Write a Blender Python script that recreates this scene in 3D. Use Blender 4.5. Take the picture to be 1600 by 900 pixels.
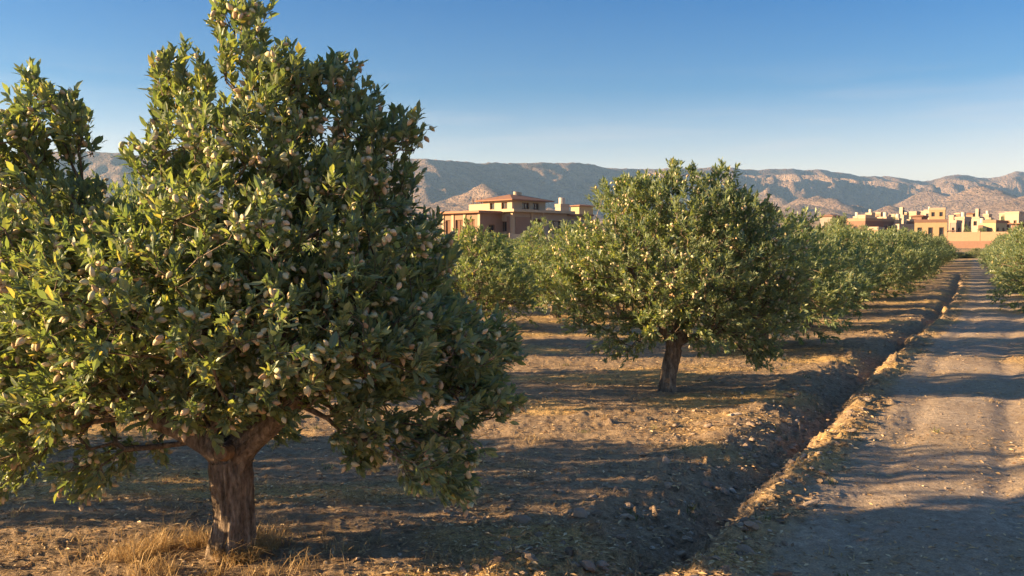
import bpy, math, random
import numpy as np
from mathutils import Vector, Matrix

for o in list(bpy.data.objects): bpy.data.objects.remove(o)
SC = bpy.context.scene
COL = SC.collection
R = math.radians
F = 1386.0; HOR = 385.0; CAMH = 1.8
PITCH = math.atan((450 - HOR) / F)

# ------------------------------------------------------------------ camera
cam_d = bpy.data.cameras.new('camera'); cam = bpy.data.objects.new('camera', cam_d); COL.objects.link(cam)
cam_d.sensor_width = 36; cam_d.lens = 36 * F / 1600
cam_d.clip_start = 0.05; cam_d.clip_end = 30000
cam.location = (0, 0, CAMH); cam.rotation_euler = (R(90) - PITCH, 0, 0)
SC.camera = cam
SC.render.resolution_x = 1024; SC.render.resolution_y = 576

# ------------------------------------------------------------------ light
SUN_EL = 12.5; SUN_AZ = 266.0          # degrees clockwise from +Y: the sun stands to the left
w = bpy.data.worlds.new('World'); SC.world = w; w.use_nodes = True
wn = w.node_tree; wn.nodes.clear()
sky = wn.nodes.new('ShaderNodeTexSky'); sky.sky_type = 'NISHITA'; sky.sun_disc = False
sky.sun_elevation = R(SUN_EL); sky.sun_rotation = R(SUN_AZ)
sky.altitude = 900; sky.air_density = 1.25; sky.dust_density = 0.25; sky.ozone_density = 3.2
hs = wn.nodes.new('ShaderNodeHueSaturation'); hs.inputs['Saturation'].default_value = 1.0
bg = wn.nodes.new('ShaderNodeBackground'); bg.inputs['Strength'].default_value = 0.11
wo = wn.nodes.new('ShaderNodeOutputWorld')
gm = wn.nodes.new('ShaderNodeGamma'); gm.inputs['Gamma'].default_value = 1.0
tn = wn.nodes.new('ShaderNodeMix'); tn.data_type = 'RGBA'; tn.blend_type = 'MULTIPLY'; tn.inputs[0].default_value = 1; tn.inputs[7].default_value = (.60, .50, .475, 1)
wn.links.new(sky.outputs[0], tn.inputs[6]); wn.links.new(tn.outputs[2], hs.inputs['Color']); wn.links.new(hs.outputs[0], gm.inputs['Color'])
# elevation-dependent tone of the air (dusty warm-white low down, clean deep blue above), all round the horizon
wtc = wn.nodes.new('ShaderNodeTexCoord'); wsx = wn.nodes.new('ShaderNodeSeparateXYZ'); wn.links.new(wtc.outputs['Generated'], wsx.inputs[0])
wr = wn.nodes.new('ShaderNodeValToRGB'); we = wr.color_ramp.elements
we[0].position = 0.08; we[0].color = (.70, .58, .57, 1); we[1].position = .27; we[1].color = (.025, .235, .45, 1)
q2 = we.new(1.0); q2.color = (.46, .52, .55, 1); q_ = we.new(.17); q_.color = (.16, .32, .46, 1)
wn.links.new(wsx.outputs[2], wr.inputs[0])
tm = wn.nodes.new('ShaderNodeMix'); tm.data_type = 'RGBA'; tm.blend_type = 'MULTIPLY'; tm.inputs[0].default_value = 1
wn.links.new(gm.outputs[0], tm.inputs[6]); wn.links.new(wr.outputs[0], tm.inputs[7])
# faint low cloud wisps
wmp = wn.nodes.new('ShaderNodeMapping'); wmp.inputs['Scale'].default_value = (1, 1, 11); wn.links.new(wtc.outputs['Generated'], wmp.inputs[0])
wnz = wn.nodes.new('ShaderNodeTexNoise'); wnz.inputs['Scale'].default_value = 5; wnz.inputs['Detail'].default_value = 6; wn.links.new(wmp.outputs[0], wnz.inputs['Vector'])
wc = wn.nodes.new('ShaderNodeMapRange'); wc.inputs[1].default_value = .5; wc.inputs[2].default_value = .75; wc.inputs[4].default_value = .6; wn.links.new(wnz.outputs['Fac'], wc.inputs[0])
wz = wn.nodes.new('ShaderNodeValToRGB'); wze = wz.color_ramp.elements; wze[0].position = .0; wze[0].color = (1, 1, 1, 1); wze[1].position = .2; wze[1].color = (0, 0, 0, 1); wn.links.new(wsx.outputs[2], wz.inputs[0])
wm_ = wn.nodes.new('ShaderNodeMath'); wm_.operation = 'MULTIPLY'; wn.links.new(wc.outputs[0], wm_.inputs[0]); wn.links.new(wz.outputs[0], wm_.inputs[1])
tc_ = wn.nodes.new('ShaderNodeMix'); tc_.data_type = 'RGBA'; tc_.inputs[7].default_value = (1.25, 1.1, 1.05, 1)
wn.links.new(wm_.outputs[0], tc_.inputs[0]); wn.links.new(tm.outputs[2], tc_.inputs[6])
wn.links.new(tc_.outputs[2], bg.inputs['Color'])
wn.links.new(bg.outputs[0], wo.inputs['Surface'])
sun_d = bpy.data.lights.new('sun', 'SUN'); sun_d.energy = 3.2; sun_d.angle = R(0.5); sun_d.color = (1.0, 0.69, 0.36)
sun = bpy.data.objects.new('sun', sun_d); COL.objects.link(sun)
sdir = Vector((math.sin(R(SUN_AZ)) * math.cos(R(SUN_EL)), math.cos(R(SUN_AZ)) * math.cos(R(SUN_EL)), math.sin(R(SUN_EL))))
sun.rotation_euler = sdir.to_track_quat('Z', 'Y').to_euler()
SC.view_settings.view_transform = 'Standard'; SC.view_settings.look = 'None'
SC.view_settings.exposure = 2.8; SC.view_settings.gamma = 1.0
SC.render.engine = 'CYCLES'
SC.cycles.max_bounces = 8; SC.cycles.volume_bounces = 1; SC.cycles.transparent_max_bounces = 8

# ------------------------------------------------------------------ helpers
def ray(px, py):
    dx = (px - 800) / F; dy = (450 - py) / F
    return np.array((dx, math.cos(PITCH) + dy * math.sin(PITCH), -math.sin(PITCH) + dy * math.cos(PITCH)))
def at(px, py, Y):
    r = ray(px, py); return np.array((0, 0, CAMH)) + r * (Y / r[1])
def gnd(px, py):
    r = ray(px, py); return np.array((0, 0, CAMH)) + r * (-CAMH / r[2])
def hashn(ix, iy, seed):
    h = (ix.astype(np.int64) * 374761393 + iy.astype(np.int64) * 668265263 + seed * 974634777) & 0xffffffff
    h = ((h ^ (h >> 13)) * 1274126177) & 0xffffffff
    return ((h ^ (h >> 16)) & 0xffff) / 65535.0
def vnoise(x, y, f, seed=0):
    x = np.asarray(x, float) * f; y = np.asarray(y, float) * f
    ix = np.floor(x); iy = np.floor(y); fx = x - ix; fy = y - iy
    fx = fx * fx * (3 - 2 * fx); fy = fy * fy * (3 - 2 * fy)
    a = hashn(ix, iy, seed); b = hashn(ix + 1, iy, seed); c = hashn(ix, iy + 1, seed); d = hashn(ix + 1, iy + 1, seed)
    return (a * (1 - fx) + b * fx) * (1 - fy) + (c * (1 - fx) + d * fx) * fy
def fbm(x, y, f, n, seed=0, g=0.5):
    s = 0; a = 1; t = 0
    for i in range(n):
        c_, s_ = math.cos(i * 1.1 + .4), math.sin(i * 1.1 + .4)
        s = s + a * vnoise(x * c_ - y * s_, x * s_ + y * c_, f, seed + i); t += a; a *= g; f *= 2.03
    return s / t
def sstep(a, b, x):
    t = np.clip((x - a) / (b - a), 0, 1); return t * t * (3 - 2 * t)

class MB:
    def __init__(s): s.v = []; s.f = []; s.n = 0; s.m = []
    def add(s, v, f, m=0):
        v = np.asarray(v, float).reshape(-1, 3); f = np.asarray(f, int)
        s.v.append(v); s.f.append(f + s.n); s.n += len(v); s.m.append(m)
    def box(s, a, b, m=0):
        x0, y0, z0 = a; x1, y1, z1 = b
        s.add([(x0,y0,z0),(x1,y0,z0),(x1,y1,z0),(x0,y1,z0),(x0,y0,z1),(x1,y0,z1),(x1,y1,z1),(x0,y1,z1)],
              [(0,3,2,1),(4,5,6,7),(0,1,5,4),(1,2,6,5),(2,3,7,6),(3,0,4,7)], m)
    def tube(s, pts, rad, k=6, cap=False, disp=None):
        pts = np.asarray(pts, float); n = len(pts); rad = np.asarray(rad, float)
        t = np.gradient(pts, axis=0); t /= np.linalg.norm(t, axis=1)[:, None] + 1e-9
        ref = np.array((0.0, 1.0, 0.0)) if abs(t[0][1]) < .8 else np.array((1.0, 0, 0))
        vs = []
        ang = np.arange(k) * 2 * math.pi / k
        for i in range(n):
            a = np.cross(t[i], ref); a /= np.linalg.norm(a) + 1e-9; b = np.cross(a, t[i]); ref = b
            r = np.full(k, rad[i])
            if disp is not None: r = r * disp(i, ang)
            vs.append(pts[i] + np.cos(ang)[:, None] * a * r[:, None] + np.sin(ang)[:, None] * b * r[:, None])
        f = []
        for i in range(n - 1):
            for j in range(k):
                f.append((i*k+j, (i+1)*k+j, (i+1)*k+(j+1) % k, i*k+(j+1) % k))
        s.add(np.concatenate(vs), f)
        if cap: s.add(vs[-1], [tuple(range(k))[::-1]])
    def mesh(s, name, mat, smooth=False):
        me = bpy.data.meshes.new(name)
        v = np.concatenate(s.v); me.vertices.add(len(v)); me.vertices.foreach_set('co', v.ravel())
        li = np.concatenate([f.ravel() for f in s.f]); cnt = np.concatenate([np.full(len(f), f.shape[1]) for f in s.f])
        me.loops.add(len(li)); me.loops.foreach_set('vertex_index', li)
        me.polygons.add(len(cnt)); me.polygons.foreach_set('loop_start', np.concatenate(([0], np.cumsum(cnt)[:-1])))
        me.polygons.foreach_set('loop_total', cnt)
        mats = mat if isinstance(mat, (list, tuple)) else [mat]
        for q in mats: me.materials.append(q)
        if len(mats) > 1:
            me.polygons.foreach_set('material_index', np.concatenate([np.full(len(f), m) for f, m in zip(s.f, s.m)]))
        me.polygons.foreach_set('use_smooth', np.full(len(cnt), bool(smooth)))
        me.update(); me.validate(); return me
    def build(s, name, mat, parent=None, smooth=False):
        return link(name, s.mesh(name, mat, smooth), parent)
def link(name, data, parent=None, loc=None, rot=None, scale=None):
    o = bpy.data.objects.new(name, data); COL.objects.link(o)
    if parent: o.parent = parent
    if loc is not None: o.location = loc
    if rot is not None: o.rotation_euler = rot
    if scale is not None: o.scale = scale
    return o
def tag(o, label=None, cat=None, group=None, kind=None):
    if label: o['label'] = label
    if cat: o['category'] = cat
    if group: o['group'] = group
    if kind: o['kind'] = kind
    return o

# ------------------------------------------------------------------ materials
def mat(name, rough=0.8, spec=0.3):
    m = bpy.data.materials.new(name); m.use_nodes = True
    b = m.node_tree.nodes['Principled BSDF']; b.inputs['Roughness'].default_value = rough
    b.inputs['Specular IOR Level'].default_value = spec
    return m, m.node_tree, b
def N(nt, t, **kw):
    n = nt.nodes.new(t)
    for k, v in kw.items(): setattr(n, k, v)
    return n
def ramp(nt, src, stops):
    r = N(nt, 'ShaderNodeValToRGB'); e = r.color_ramp.elements
    while len(e) < len(stops): e.new(0.5)
    for q, (p, c) in zip(e, stops): q.position = p; q.color = (*c, 1)
    nt.links.new(src, r.inputs[0]); return r.outputs[0]
def noise(nt, scale, detail=4, rough=.55, vec=None, stretch=None):
    n = N(nt, 'ShaderNodeTexNoise'); n.inputs['Scale'].default_value = scale
    n.inputs['Detail'].default_value = detail; n.inputs['Roughness'].default_value = rough
    if vec is None: vec = N(nt, 'ShaderNodeTexCoord').outputs['Object']
    if stretch:
        mp = N(nt, 'ShaderNodeMapping'); mp.inputs['Scale'].default_value = stretch
        nt.links.new(vec, mp.inputs['Vector']); vec = mp.outputs[0]
    nt.links.new(vec, n.inputs['Vector']); return n.outputs['Fac']
def mix(nt, fac, a, b, mode='MIX'):
    m = N(nt, 'ShaderNodeMix', data_type='RGBA', blend_type=mode)
    for s, v in ((0, fac), (6, a), (7, b)):
        if hasattr(v, 'is_linked') or hasattr(v, 'links'): nt.links.new(v, m.inputs[s])
        else: m.inputs[s].default_value = v if s == 0 else (*v, 1)
    return m.outputs[2]
def mth(nt, op, a, b=0.0):
    m = N(nt, 'ShaderNodeMath', operation=op)
    for i, v in enumerate((a, b)):
        if isinstance(v, (int, float)): m.inputs[i].default_value = v
        else: nt.links.new(v, m.inputs[i])
    return m.outputs[0]
def bump(nt, b, h, strength, dist):
    n = N(nt, 'ShaderNodeBump'); n.inputs['Strength'].default_value = strength; n.inputs['Distance'].default_value = dist
    nt.links.new(h, n.inputs['Height']); nt.links.new(n.outputs[0], b.inputs['Normal'])

def leaf_mat(name, stops, trans=0.36):
    m, nt, b = mat(name, .42, .5)
    g = N(nt, 'ShaderNodeNewGeometry'); oi = N(nt, 'ShaderNodeObjectInfo')
    rnd = mth(nt, 'FRACT', mth(nt, 'ADD', g.outputs['Random Per Island'], oi.outputs['Random']))
    c = ramp(nt, rnd, stops)
    tc = N(nt, 'ShaderNodeTexCoord').outputs['Object']
    # drift of tone between whole sprays
    c = mix(nt, mth(nt, 'MULTIPLY', noise(nt, 2.2, 3, vec=tc), .22), c, (.22, .20, .05))
    und = mix(nt, .5, c, (.24, .28, .19))
    c2 = mix(nt, g.outputs['Backfacing'], c, und)
    nt.links.new(c2, b.inputs['Base Color'])
    tr = N(nt, 'ShaderNodeBsdfTranslucent'); tcl = mix(nt, 1.0, c, (1.7, 1.7, .5), 'MULTIPLY'); nt.links.new(tcl, tr.inputs['Color'])
    ms = N(nt, 'ShaderNodeMixShader'); ms.inputs[0].default_value = trans
    nt.links.new(b.outputs[0], ms.inputs[1]); nt.links.new(tr.outputs[0], ms.inputs[2])
    nt.links.new(ms.outputs[0], nt.nodes['Material Output'].inputs['Surface'])
    return m
M = {}
LS = [(0, (.10, .165, .115)), (.35, (.155, .22, .155)), (.7, (.22, .275, .165)), (.93, (.31, .34, .16)), (1, (.44, .35, .18))]
M['leaf'] = leaf_mat('almond_leaf', LS)
M['leaf_far'] = leaf_mat('almond_leaf_far', [(p, (c[0] * 1.05, c[1] * 1.05, c[2])) for p, c in LS])
m, nt, b = mat('almond_hull', .75, .2)
oi = N(nt, 'ShaderNodeObjectInfo'); g = N(nt, 'ShaderNodeNewGeometry')
rnd = mth(nt, 'FRACT', mth(nt, 'ADD', g.outputs['Random Per Island'], oi.outputs['Random']))
c = ramp(nt, rnd, [(0, (.50, .50, .29)), (.4, (.62, .52, .33)), (.8, (.62, .45, .29)), (1, (.45, .29, .17))])
c = mix(nt, ramp(nt, noise(nt, 60, 3), [(.5, (0, 0, 0)), (.75, (.5, .5, .5))]), c, (.25, .16, .09))
nt.links.new(c, b.inputs['Base Color']); bump(nt, b, noise(nt, 150, 3), .2, .002); M['almond'] = m
m, nt, b = mat('bark', .9, .15)
tc = N(nt, 'ShaderNodeTexCoord').outputs['Object']
h = noise(nt, 9, 7, .65, tc, (3.0, 3.0, .9)); h2 = noise(nt, 40, 5, .6, tc, (1.5, 1.5, .9))
c = ramp(nt, h, [(.36, (.04, .03, .022)), (.5, (.19, .14, .105)), (.64, (.40, .315, .24))])
c = mix(nt, .4, c, ramp(nt, h2, [(.3, (.06, .045, .035)), (.7, (.30, .23, .17))]))
nt.links.new(c, b.inputs['Base Color']); bump(nt, b, mth(nt, 'ADD', h, mth(nt, 'MULTIPLY', h2, .4)), .9, .03); M['bark'] = m
m, nt, b = mat('cut_wood', .85, .15)
c = ramp(nt, noise(nt, 30, 4), [(.3, (.12, .07, .04)), (.7, (.33, .21, .12))]); nt.links.new(c, b.inputs['Base Color']); M['cut'] = m
# dirt
m, nt, b = mat('dirt_ground', .95, .1)
tc = N(nt, 'ShaderNodeTexCoord').outputs['Object']
at_r = N(nt, 'ShaderNodeAttribute', attribute_name='road').outputs['Fac']
at_d = N(nt, 'ShaderNodeAttribute', attribute_name='ditch').outputs['Fac']
at_s = N(nt, 'ShaderNodeAttribute', attribute_name='straw').outputs['Fac']
n1 = noise(nt, .9, 6, .6, tc); n2 = noise(nt, 14, 6, .65, tc); n3 = noise(nt, 70, 5, .7, tc); nst = noise(nt, 3.5, 6, .7, tc, (.45, 2.2, 1))
field = ramp(nt, n2, [(.3, (.15, .105, .068)), (.5, (.29, .21, .14)), (.7, (.44, .335, .23))])
field = mix(nt, ramp(nt, nst, [(.42, (0, 0, 0)), (.62, (.6, .6, .6))]), field, (.42, .305, .19))
roadc = ramp(nt, n2, [(.3, (.29, .225, .17)), (.5, (.41, .33, .255)), (.7, (.53, .44, .35))])
roadc = mix(nt, ramp(nt, n1, [(.4, (0, 0, 0)), (.65, (.5, .5, .5))]), roadc, (.30, .22, .155))
c = mix(nt, at_r, field, roadc)
c = mix(nt, mth(nt, 'MULTIPLY', at_s, ramp(nt, n3, [(.35, (.2, .2, .2)), (.6, (.9, .9, .9))])), c, (.62, .42, .16))
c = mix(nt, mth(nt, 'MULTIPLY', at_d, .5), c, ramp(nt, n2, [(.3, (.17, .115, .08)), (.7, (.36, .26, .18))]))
spk = ramp(nt, n3, [(.3, (.55, .55, .55)), (.5, (1, 1, 1)), (.72, (1.5, 1.45, 1.4))])
c = mix(nt, .8, c, spk, 'MULTIPLY')
nt.links.new(c, b.inputs['Base Color'])
bump(nt, b, mth(nt, 'ADD', mth(nt, 'MULTIPLY', n2, 1.0), mth(nt, 'MULTIPLY', n3, .55)), 1.0, .035); M['dirt'] = m
m, nt, b = mat('pebble', .9, .2)
oi = N(nt, 'ShaderNodeObjectInfo'); g = N(nt, 'ShaderNodeNewGeometry')
rnd = mth(nt, 'FRACT', mth(nt, 'ADD', g.outputs['Random Per Island'], oi.outputs['Random']))
c = ramp(nt, rnd, [(0, (.20, .145, .105)), (.5, (.33, .25, .19)), (.9, (.44, .35, .27)), (1, (.56, .48, .40))])
c = mix(nt, .7, c, ramp(nt, noise(nt, 45, 5, .7), [(.3, (.45, .45, .45)), (.7, (1.3, 1.3, 1.3))]), 'MULTIPLY')
nt.links.new(c, b.inputs['Base Color']); bump(nt, b, noise(nt, 60, 4), .5, .01); M['stone'] = m
def straw_mat(name, stops, tr=.3):
    m, nt, b = mat(name, .7, .25)
    g = N(nt, 'ShaderNodeNewGeometry'); c = ramp(nt, g.outputs['Random Per Island'], stops)
    nt.links.new(c, b.inputs['Base Color'])
    t = N(nt, 'ShaderNodeBsdfTranslucent'); nt.links.new(c, t.inputs['Color'])
    ms = N(nt, 'ShaderNodeMixShader'); ms.inputs[0].default_value = tr
    nt.links.new(b.outputs[0], ms.inputs[1]); nt.links.new(t.outputs[0], ms.inputs[2])
    nt.links.new(ms.outputs[0], nt.nodes['Material Output'].inputs['Surface']); return m
M['straw'] = straw_mat('dry_straw', [(0, (.32, .20, .08)), (.5, (.48, .33, .15)), (1, (.62, .46, .24))])
M['litter'] = straw_mat('leaf_litter', [(0, (.20, .12, .07)), (.4, (.38, .25, .13)), (.8, (.58, .41, .21)), (1, (.7, .56, .36))], .15)
M['weed'] = straw_mat('green_weed', [(0, (.07, .10, .03)), (1, (.2, .2, .07))])
# mountains
m, nt, b = mat('bare_mountain', .95, .05)
tc = N(nt, 'ShaderNodeTexCoord').outputs['Object']
h = noise(nt, .006, 8, .6, tc); h2 = noise(nt, .03, 6, .65, tc)
c = ramp(nt, h, [(.35, (.15, .105, .08)), (.5, (.27, .185, .135)), (.65, (.37, .265, .20))])
c = mix(nt, .4, c, ramp(nt, h2, [(.35, (.12, .09, .07)), (.65, (.44, .32, .24))]))
nt.links.new(c, b.inputs['Base Color']); bump(nt, b, mth(nt, 'ADD', h2, noise(nt, .1, 4, .6, tc)), 1.0, 30); M['mount'] = m
def plaster(name, col, var=.25, sc=1.2):
    m, nt, b = mat(name, .88, .15)
    tc = N(nt, 'ShaderNodeTexCoord').outputs['Object']
    n = noise(nt, sc, 6, .6, tc); n2 = noise(nt, sc * 6, 4, .6, tc, (1, 1, .3))
    c = mix(nt, mth(nt, 'MULTIPLY', n, .5), col, tuple(x * (1 - 1.6 * var) for x in col))
    c = mix(nt, ramp(nt, n2, [(.5, (0, 0, 0)), (.75, (.35, .35, .35))]), c, tuple(x * .6 for x in col))
    nt.links.new(c, b.inputs['Base Color']); bump(nt, b, n2, .3, .03); return m
M['cream'] = plaster('cream_render', (0.462, 0.361, 0.252)); M['pink'] = plaster('red_brown_render', (.29, .185, .135))
M['beige'] = plaster('beige_render', (0.386, 0.302, 0.235)); M['tan'] = plaster('tan_render', (0.319, 0.218, 0.151))
M['white'] = plaster('whitewash', (0.470, 0.386, 0.294)); M['ochre'] = plaster('ochre_render', (0.42, 0.30, 0.18))
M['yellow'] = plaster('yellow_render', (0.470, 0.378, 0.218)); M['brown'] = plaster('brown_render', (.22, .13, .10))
M['grey'] = plaster('grey_concrete', (.30, .25, .22)); M['conc'] = plaster('pale_concrete', (0.420, 0.336, 0.260))
M['wood'] = plaster('weathered_timber', (.16, .09, .06), sc=3)
m, nt, b = mat('clay_tiles', .85, .2)
tc = N(nt, 'ShaderNodeTexCoord').outputs['Object']
wv = N(nt, 'ShaderNodeTexWave'); wv.inputs['Scale'].default_value = 2.6; wv.inputs['Distortion'].default_value = .6; nt.links.new(tc, wv.inputs['Vector'])
c = mix(nt, wv.outputs['Fac'], (.20, .085, .05), (.38, .18, .11)); c = mix(nt, noise(nt, 1.5, 4, .5, tc), c, (.28, .17, .12))
nt.links.new(c, b.inputs['Base Color']); M['tile'] = m
m, nt, b = mat('window_glass', .12, .6); b.inputs['Base Color'].default_value = (.025, .025, .03, 1); M['glass'] = m
m, nt, b = mat('painted_metal', .5, .4); b.inputs['Base Color'].default_value = (.42, .38, .33, 1); M['metal'] = m

# ------------------------------------------------------------------ ground
VPD = ray(1530, HOR); U = np.array((VPD[0], VPD[1])); U /= np.linalg.norm(U); V = np.array((U[1], -U[0]))
def uv(x, y): return x * U[0] + y * U[1], x * V[0] + y * V[1]
dpx = [(880, 1010), (1010, 905), (1100, 820), (1170, 752), (1225, 700), (1275, 650), (1325, 602), (1385, 556), (1440, 512), (1472, 482), (1492, 458), (1499, 438), (1503, 425)]
dp = np.array([uv(*gnd(*p)[:2]) for p in dpx])
dp = dp[np.argsort(dp[:, 0])]
def ditch_v(u): 
    return np.interp(u, dp[:, 0], dp[:, 1])
def slope_h(x, y):
    d = np.maximum(y, 0) * .8 + np.hypot(x, y) * .2
    return sstep(72, 112, d) * 1.5 + np.maximum(d - 112, 0) * .012 + np.maximum(d - 200, 0) * .020
def ground_parts(x, y):
    u, v = uv(x, y)
    q = v - ditch_v(u) + (fbm(u, v, .45, 3, 5) - .5) * .34 + (fbm(u, v, 2.2, 3, 6) - .5) * .16
    fade = 1 - sstep(60, 72, u); nw = 1 - .4 * sstep(9, 24, u)
    near = 1 - sstep(25, 60, y)
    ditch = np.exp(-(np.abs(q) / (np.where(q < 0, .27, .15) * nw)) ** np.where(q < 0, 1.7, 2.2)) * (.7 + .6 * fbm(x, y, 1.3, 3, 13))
    bn = fbm(x, y, 2.6, 4, 11)
    berm = np.exp(-((q - .31 * nw) / (.14 * nw)) ** 2) * (-.035 + .125 * bn)
    lip = np.exp(-((q + .66) / .26) ** 2) * (-.02 + .10 * bn)
    road = sstep(.42, .62, q + (bn - .5) * .3) * (1 - sstep(1.7, 2.6, q + (fbm(x, y, .5, 3, 9) - .5) * 1.4))
    rough = 1 - .72 * road
    h = slope_h(x, y) + fade * (-.145 * ditch + berm + lip)
    h = h + (fbm(x, y, .35, 3, 2) - .5) * .10
    clod = fbm(x, y, 6, 4, 21, .6)
    dz = np.exp(-(q / .7) ** 2)
    h = h + near * rough * ((clod - .5) * .042 + np.maximum(fbm(x, y, 14, 3, 31) - .56, 0) * .10 * (.4 + 1.8 * dz))
    h = h + near * (fbm(x, y * 2.4, 1.6, 3, 41) - .5) * .05 * rough
    tr = np.exp(-((q - .85) / .14) ** 2) + np.exp(-((q - 1.75) / .14) ** 2)
    h = h - tr * .025 * near
    straw = sstep(.5, .68, fbm(x, y * 1.8, .6, 4, 51)) * (1 - .8 * road) * (1 - ditch)
    straw = np.maximum(straw, .45 * np.exp(-((q - .36) / .2) ** 2) * sstep(.4, .55, bn))
    straw = np.maximum(straw, .8 * sstep(1.7, 2.4, q) * sstep(.35, .6, bn))
    return h, road, ditch * fade, straw
def gh(x, y):
    return ground_parts(np.atleast_1d(np.asarray(x, float)), np.atleast_1d(np.asarray(y, float)))[0]
ang = np.concatenate((np.linspace(-180, -40, 40), np.linspace(-38, 39, 700), np.linspace(41, 180, 40)))
ang[0] = -180
rad = np.concatenate((np.array([0.3, .8, 1.3, 1.8, 2.2, 2.6]), 2.9 * np.exp(np.linspace(0, math.log(90 / 2.9), 440)), 90 * np.exp(np.linspace(.03, math.log(9000 / 90), 60))))
A, RR = np.meshgrid(np.radians(ang), rad)
X = np.sin(A) * RR; Y = np.cos(A) * RR
h, rd, di, st = ground_parts(X, Y)
g = MB(); nr, na = X.shape
idx = np.arange(nr * na).reshape(nr, na)
f = np.stack((idx[:-1, :-1], idx[:-1, 1:], idx[1:, 1:], idx[1:, :-1]), -1).reshape(-1, 4)[:, ::-1]
g.add(np.stack((X, Y, h), -1).reshape(-1, 3), f)
g.add([(math.sin(math.radians(a)) * .3, math.cos(math.radians(a)) * .3, float(h[0, 0])) for a in np.linspace(-180, 180, 24)[:-1]], [tuple(range(23))[::-1]])
ground = g.build('ground', M['dirt'], smooth=True); tag(ground, kind='structure')
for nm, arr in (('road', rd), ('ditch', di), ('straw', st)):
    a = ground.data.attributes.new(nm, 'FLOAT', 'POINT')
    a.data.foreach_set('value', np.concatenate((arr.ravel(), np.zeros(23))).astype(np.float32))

# ------------------------------------------------------------------ mountains
prof = [(-2600, 300), (-900, 268), (-400, 244), (0, 238), (165, 237), (235, 241), (450, 240), (650, 246), (700, 250), (760, 255), (810, 256), (850, 251), (900, 254), (945, 262), (1000, 264), (1060, 263),
        (1140, 261), (1180, 266), (1240, 263), (1300, 268), (1340, 273), (1400, 278), (1450, 281), (1500, 273), (1545, 277), (1590, 270), (1650, 272), (1900, 283), (2400, 268), (3600, 300)]
pa = np.array([(ray(*p)[0] / ray(*p)[1], ray(*p)[2] / ray(*p)[1]) for p in prof])
aa = np.linspace(-1.5, 1.5, 860); YY = np.linspace(1500, 5500, 250)
A, Y = np.meshgrid(aa, YY); X = A * Y
ridgeY = np.interp(A, [-2.2, -1, -.3, -.1, .25, .4, .6, 1.9], [2000, 2300, 2500, 2650, 3600, 4100, 4500, 5600])
foot = ridgeY - np.interp(A, [-.3, .2, .6], [430, 560, 800])
t = (Y - foot) / (ridgeY - foot)
jag = (fbm(A, A * 0, 26, 5, 95, .6) - .5) * .0085
top = CAMH + (np.interp(A, pa[:, 0], pa[:, 1]) + jag) * ridgeY
base = slope_h(X, Y)
tt = np.clip(t, 0, 1)
s1 = 1 - np.abs(2 * fbm(X + Y * .35, Y * .45, 1 / 420, 3, 61) - 1) ** .8
s2 = 1 - np.abs(2 * fbm(X + Y * .2, Y * .55, 1 / 150, 4, 71) - 1) ** .8
s3 = 1 - np.abs(2 * fbm(X, Y, 1 / 55, 3, 81) - 1)
spur = (s1 - .72) * 1.6 + (s2 - .7) * 1.25 + (s3 - .6) * .55
rightish = sstep(.1, .3, A)
H = base - 12 + (top - base + 12) * (tt ** 1.1)
H = H + spur * 230 * (tt ** .55) * (1 - tt) ** .8 * 1.7 * (.28 + 1.0 * rightish)
H = H + np.where(t > 1, -(Y - ridgeY) * .35, 0)
def hill(px, py, Yc, rx, ry, k=.9):
    global H
    c = at(px, py, Yc); d = np.sqrt(((X - c[0]) / rx) ** 2 + ((Y - c[1]) / ry) ** 2)
    cone = np.clip(1 - d, 0, 1) ** 1.1
    H = np.maximum(H, base - 5 + (c[2] - base) * cone * np.minimum(1.0, .93 + k * (s2 - .75) + .3 * (s3 - .6)))
hill(755, 283, 2000, 230, 330); hill(700, 312, 1900, 200, 250); hill(855, 318, 1850, 210, 200)
hill(1195, 282, 2900, 170, 330); hill(1283, 287, 2500, 170, 380); hill(1250, 312, 2200, 180, 260); hill(1390, 316, 2100, 90, 160)
hill(1120, 300, 2500, 150, 300); hill(1450, 292, 2900, 220, 350); hill(1530, 283, 2700, 230, 450); hill(1600, 300, 2200, 200, 350); hill(1660, 290, 2400, 260, 400)
H = np.minimum(H, np.maximum(base, CAMH + (np.interp(A, pa[:, 0], pa[:, 1]) + jag) * np.minimum(Y, ridgeY) * (.93 + .07 * sstep(.75, 1, t)) + 6 * (s3 - .6) * sstep(.75, 1, t)))
H[0, :] = base[0, :] - 30
mb = MB(); nr, na = X.shape; idx = np.arange(nr * na).reshape(nr, na)
mb.add(np.stack((X, Y, H), -1).reshape(-1, 3), np.stack((idx[:-1, :-1], idx[:-1, 1:], idx[1:, 1:], idx[1:, :-1]), -1).reshape(-1, 4))
tag(mb.build('mountains', M['mount'], smooth=True), kind='structure')

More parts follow.
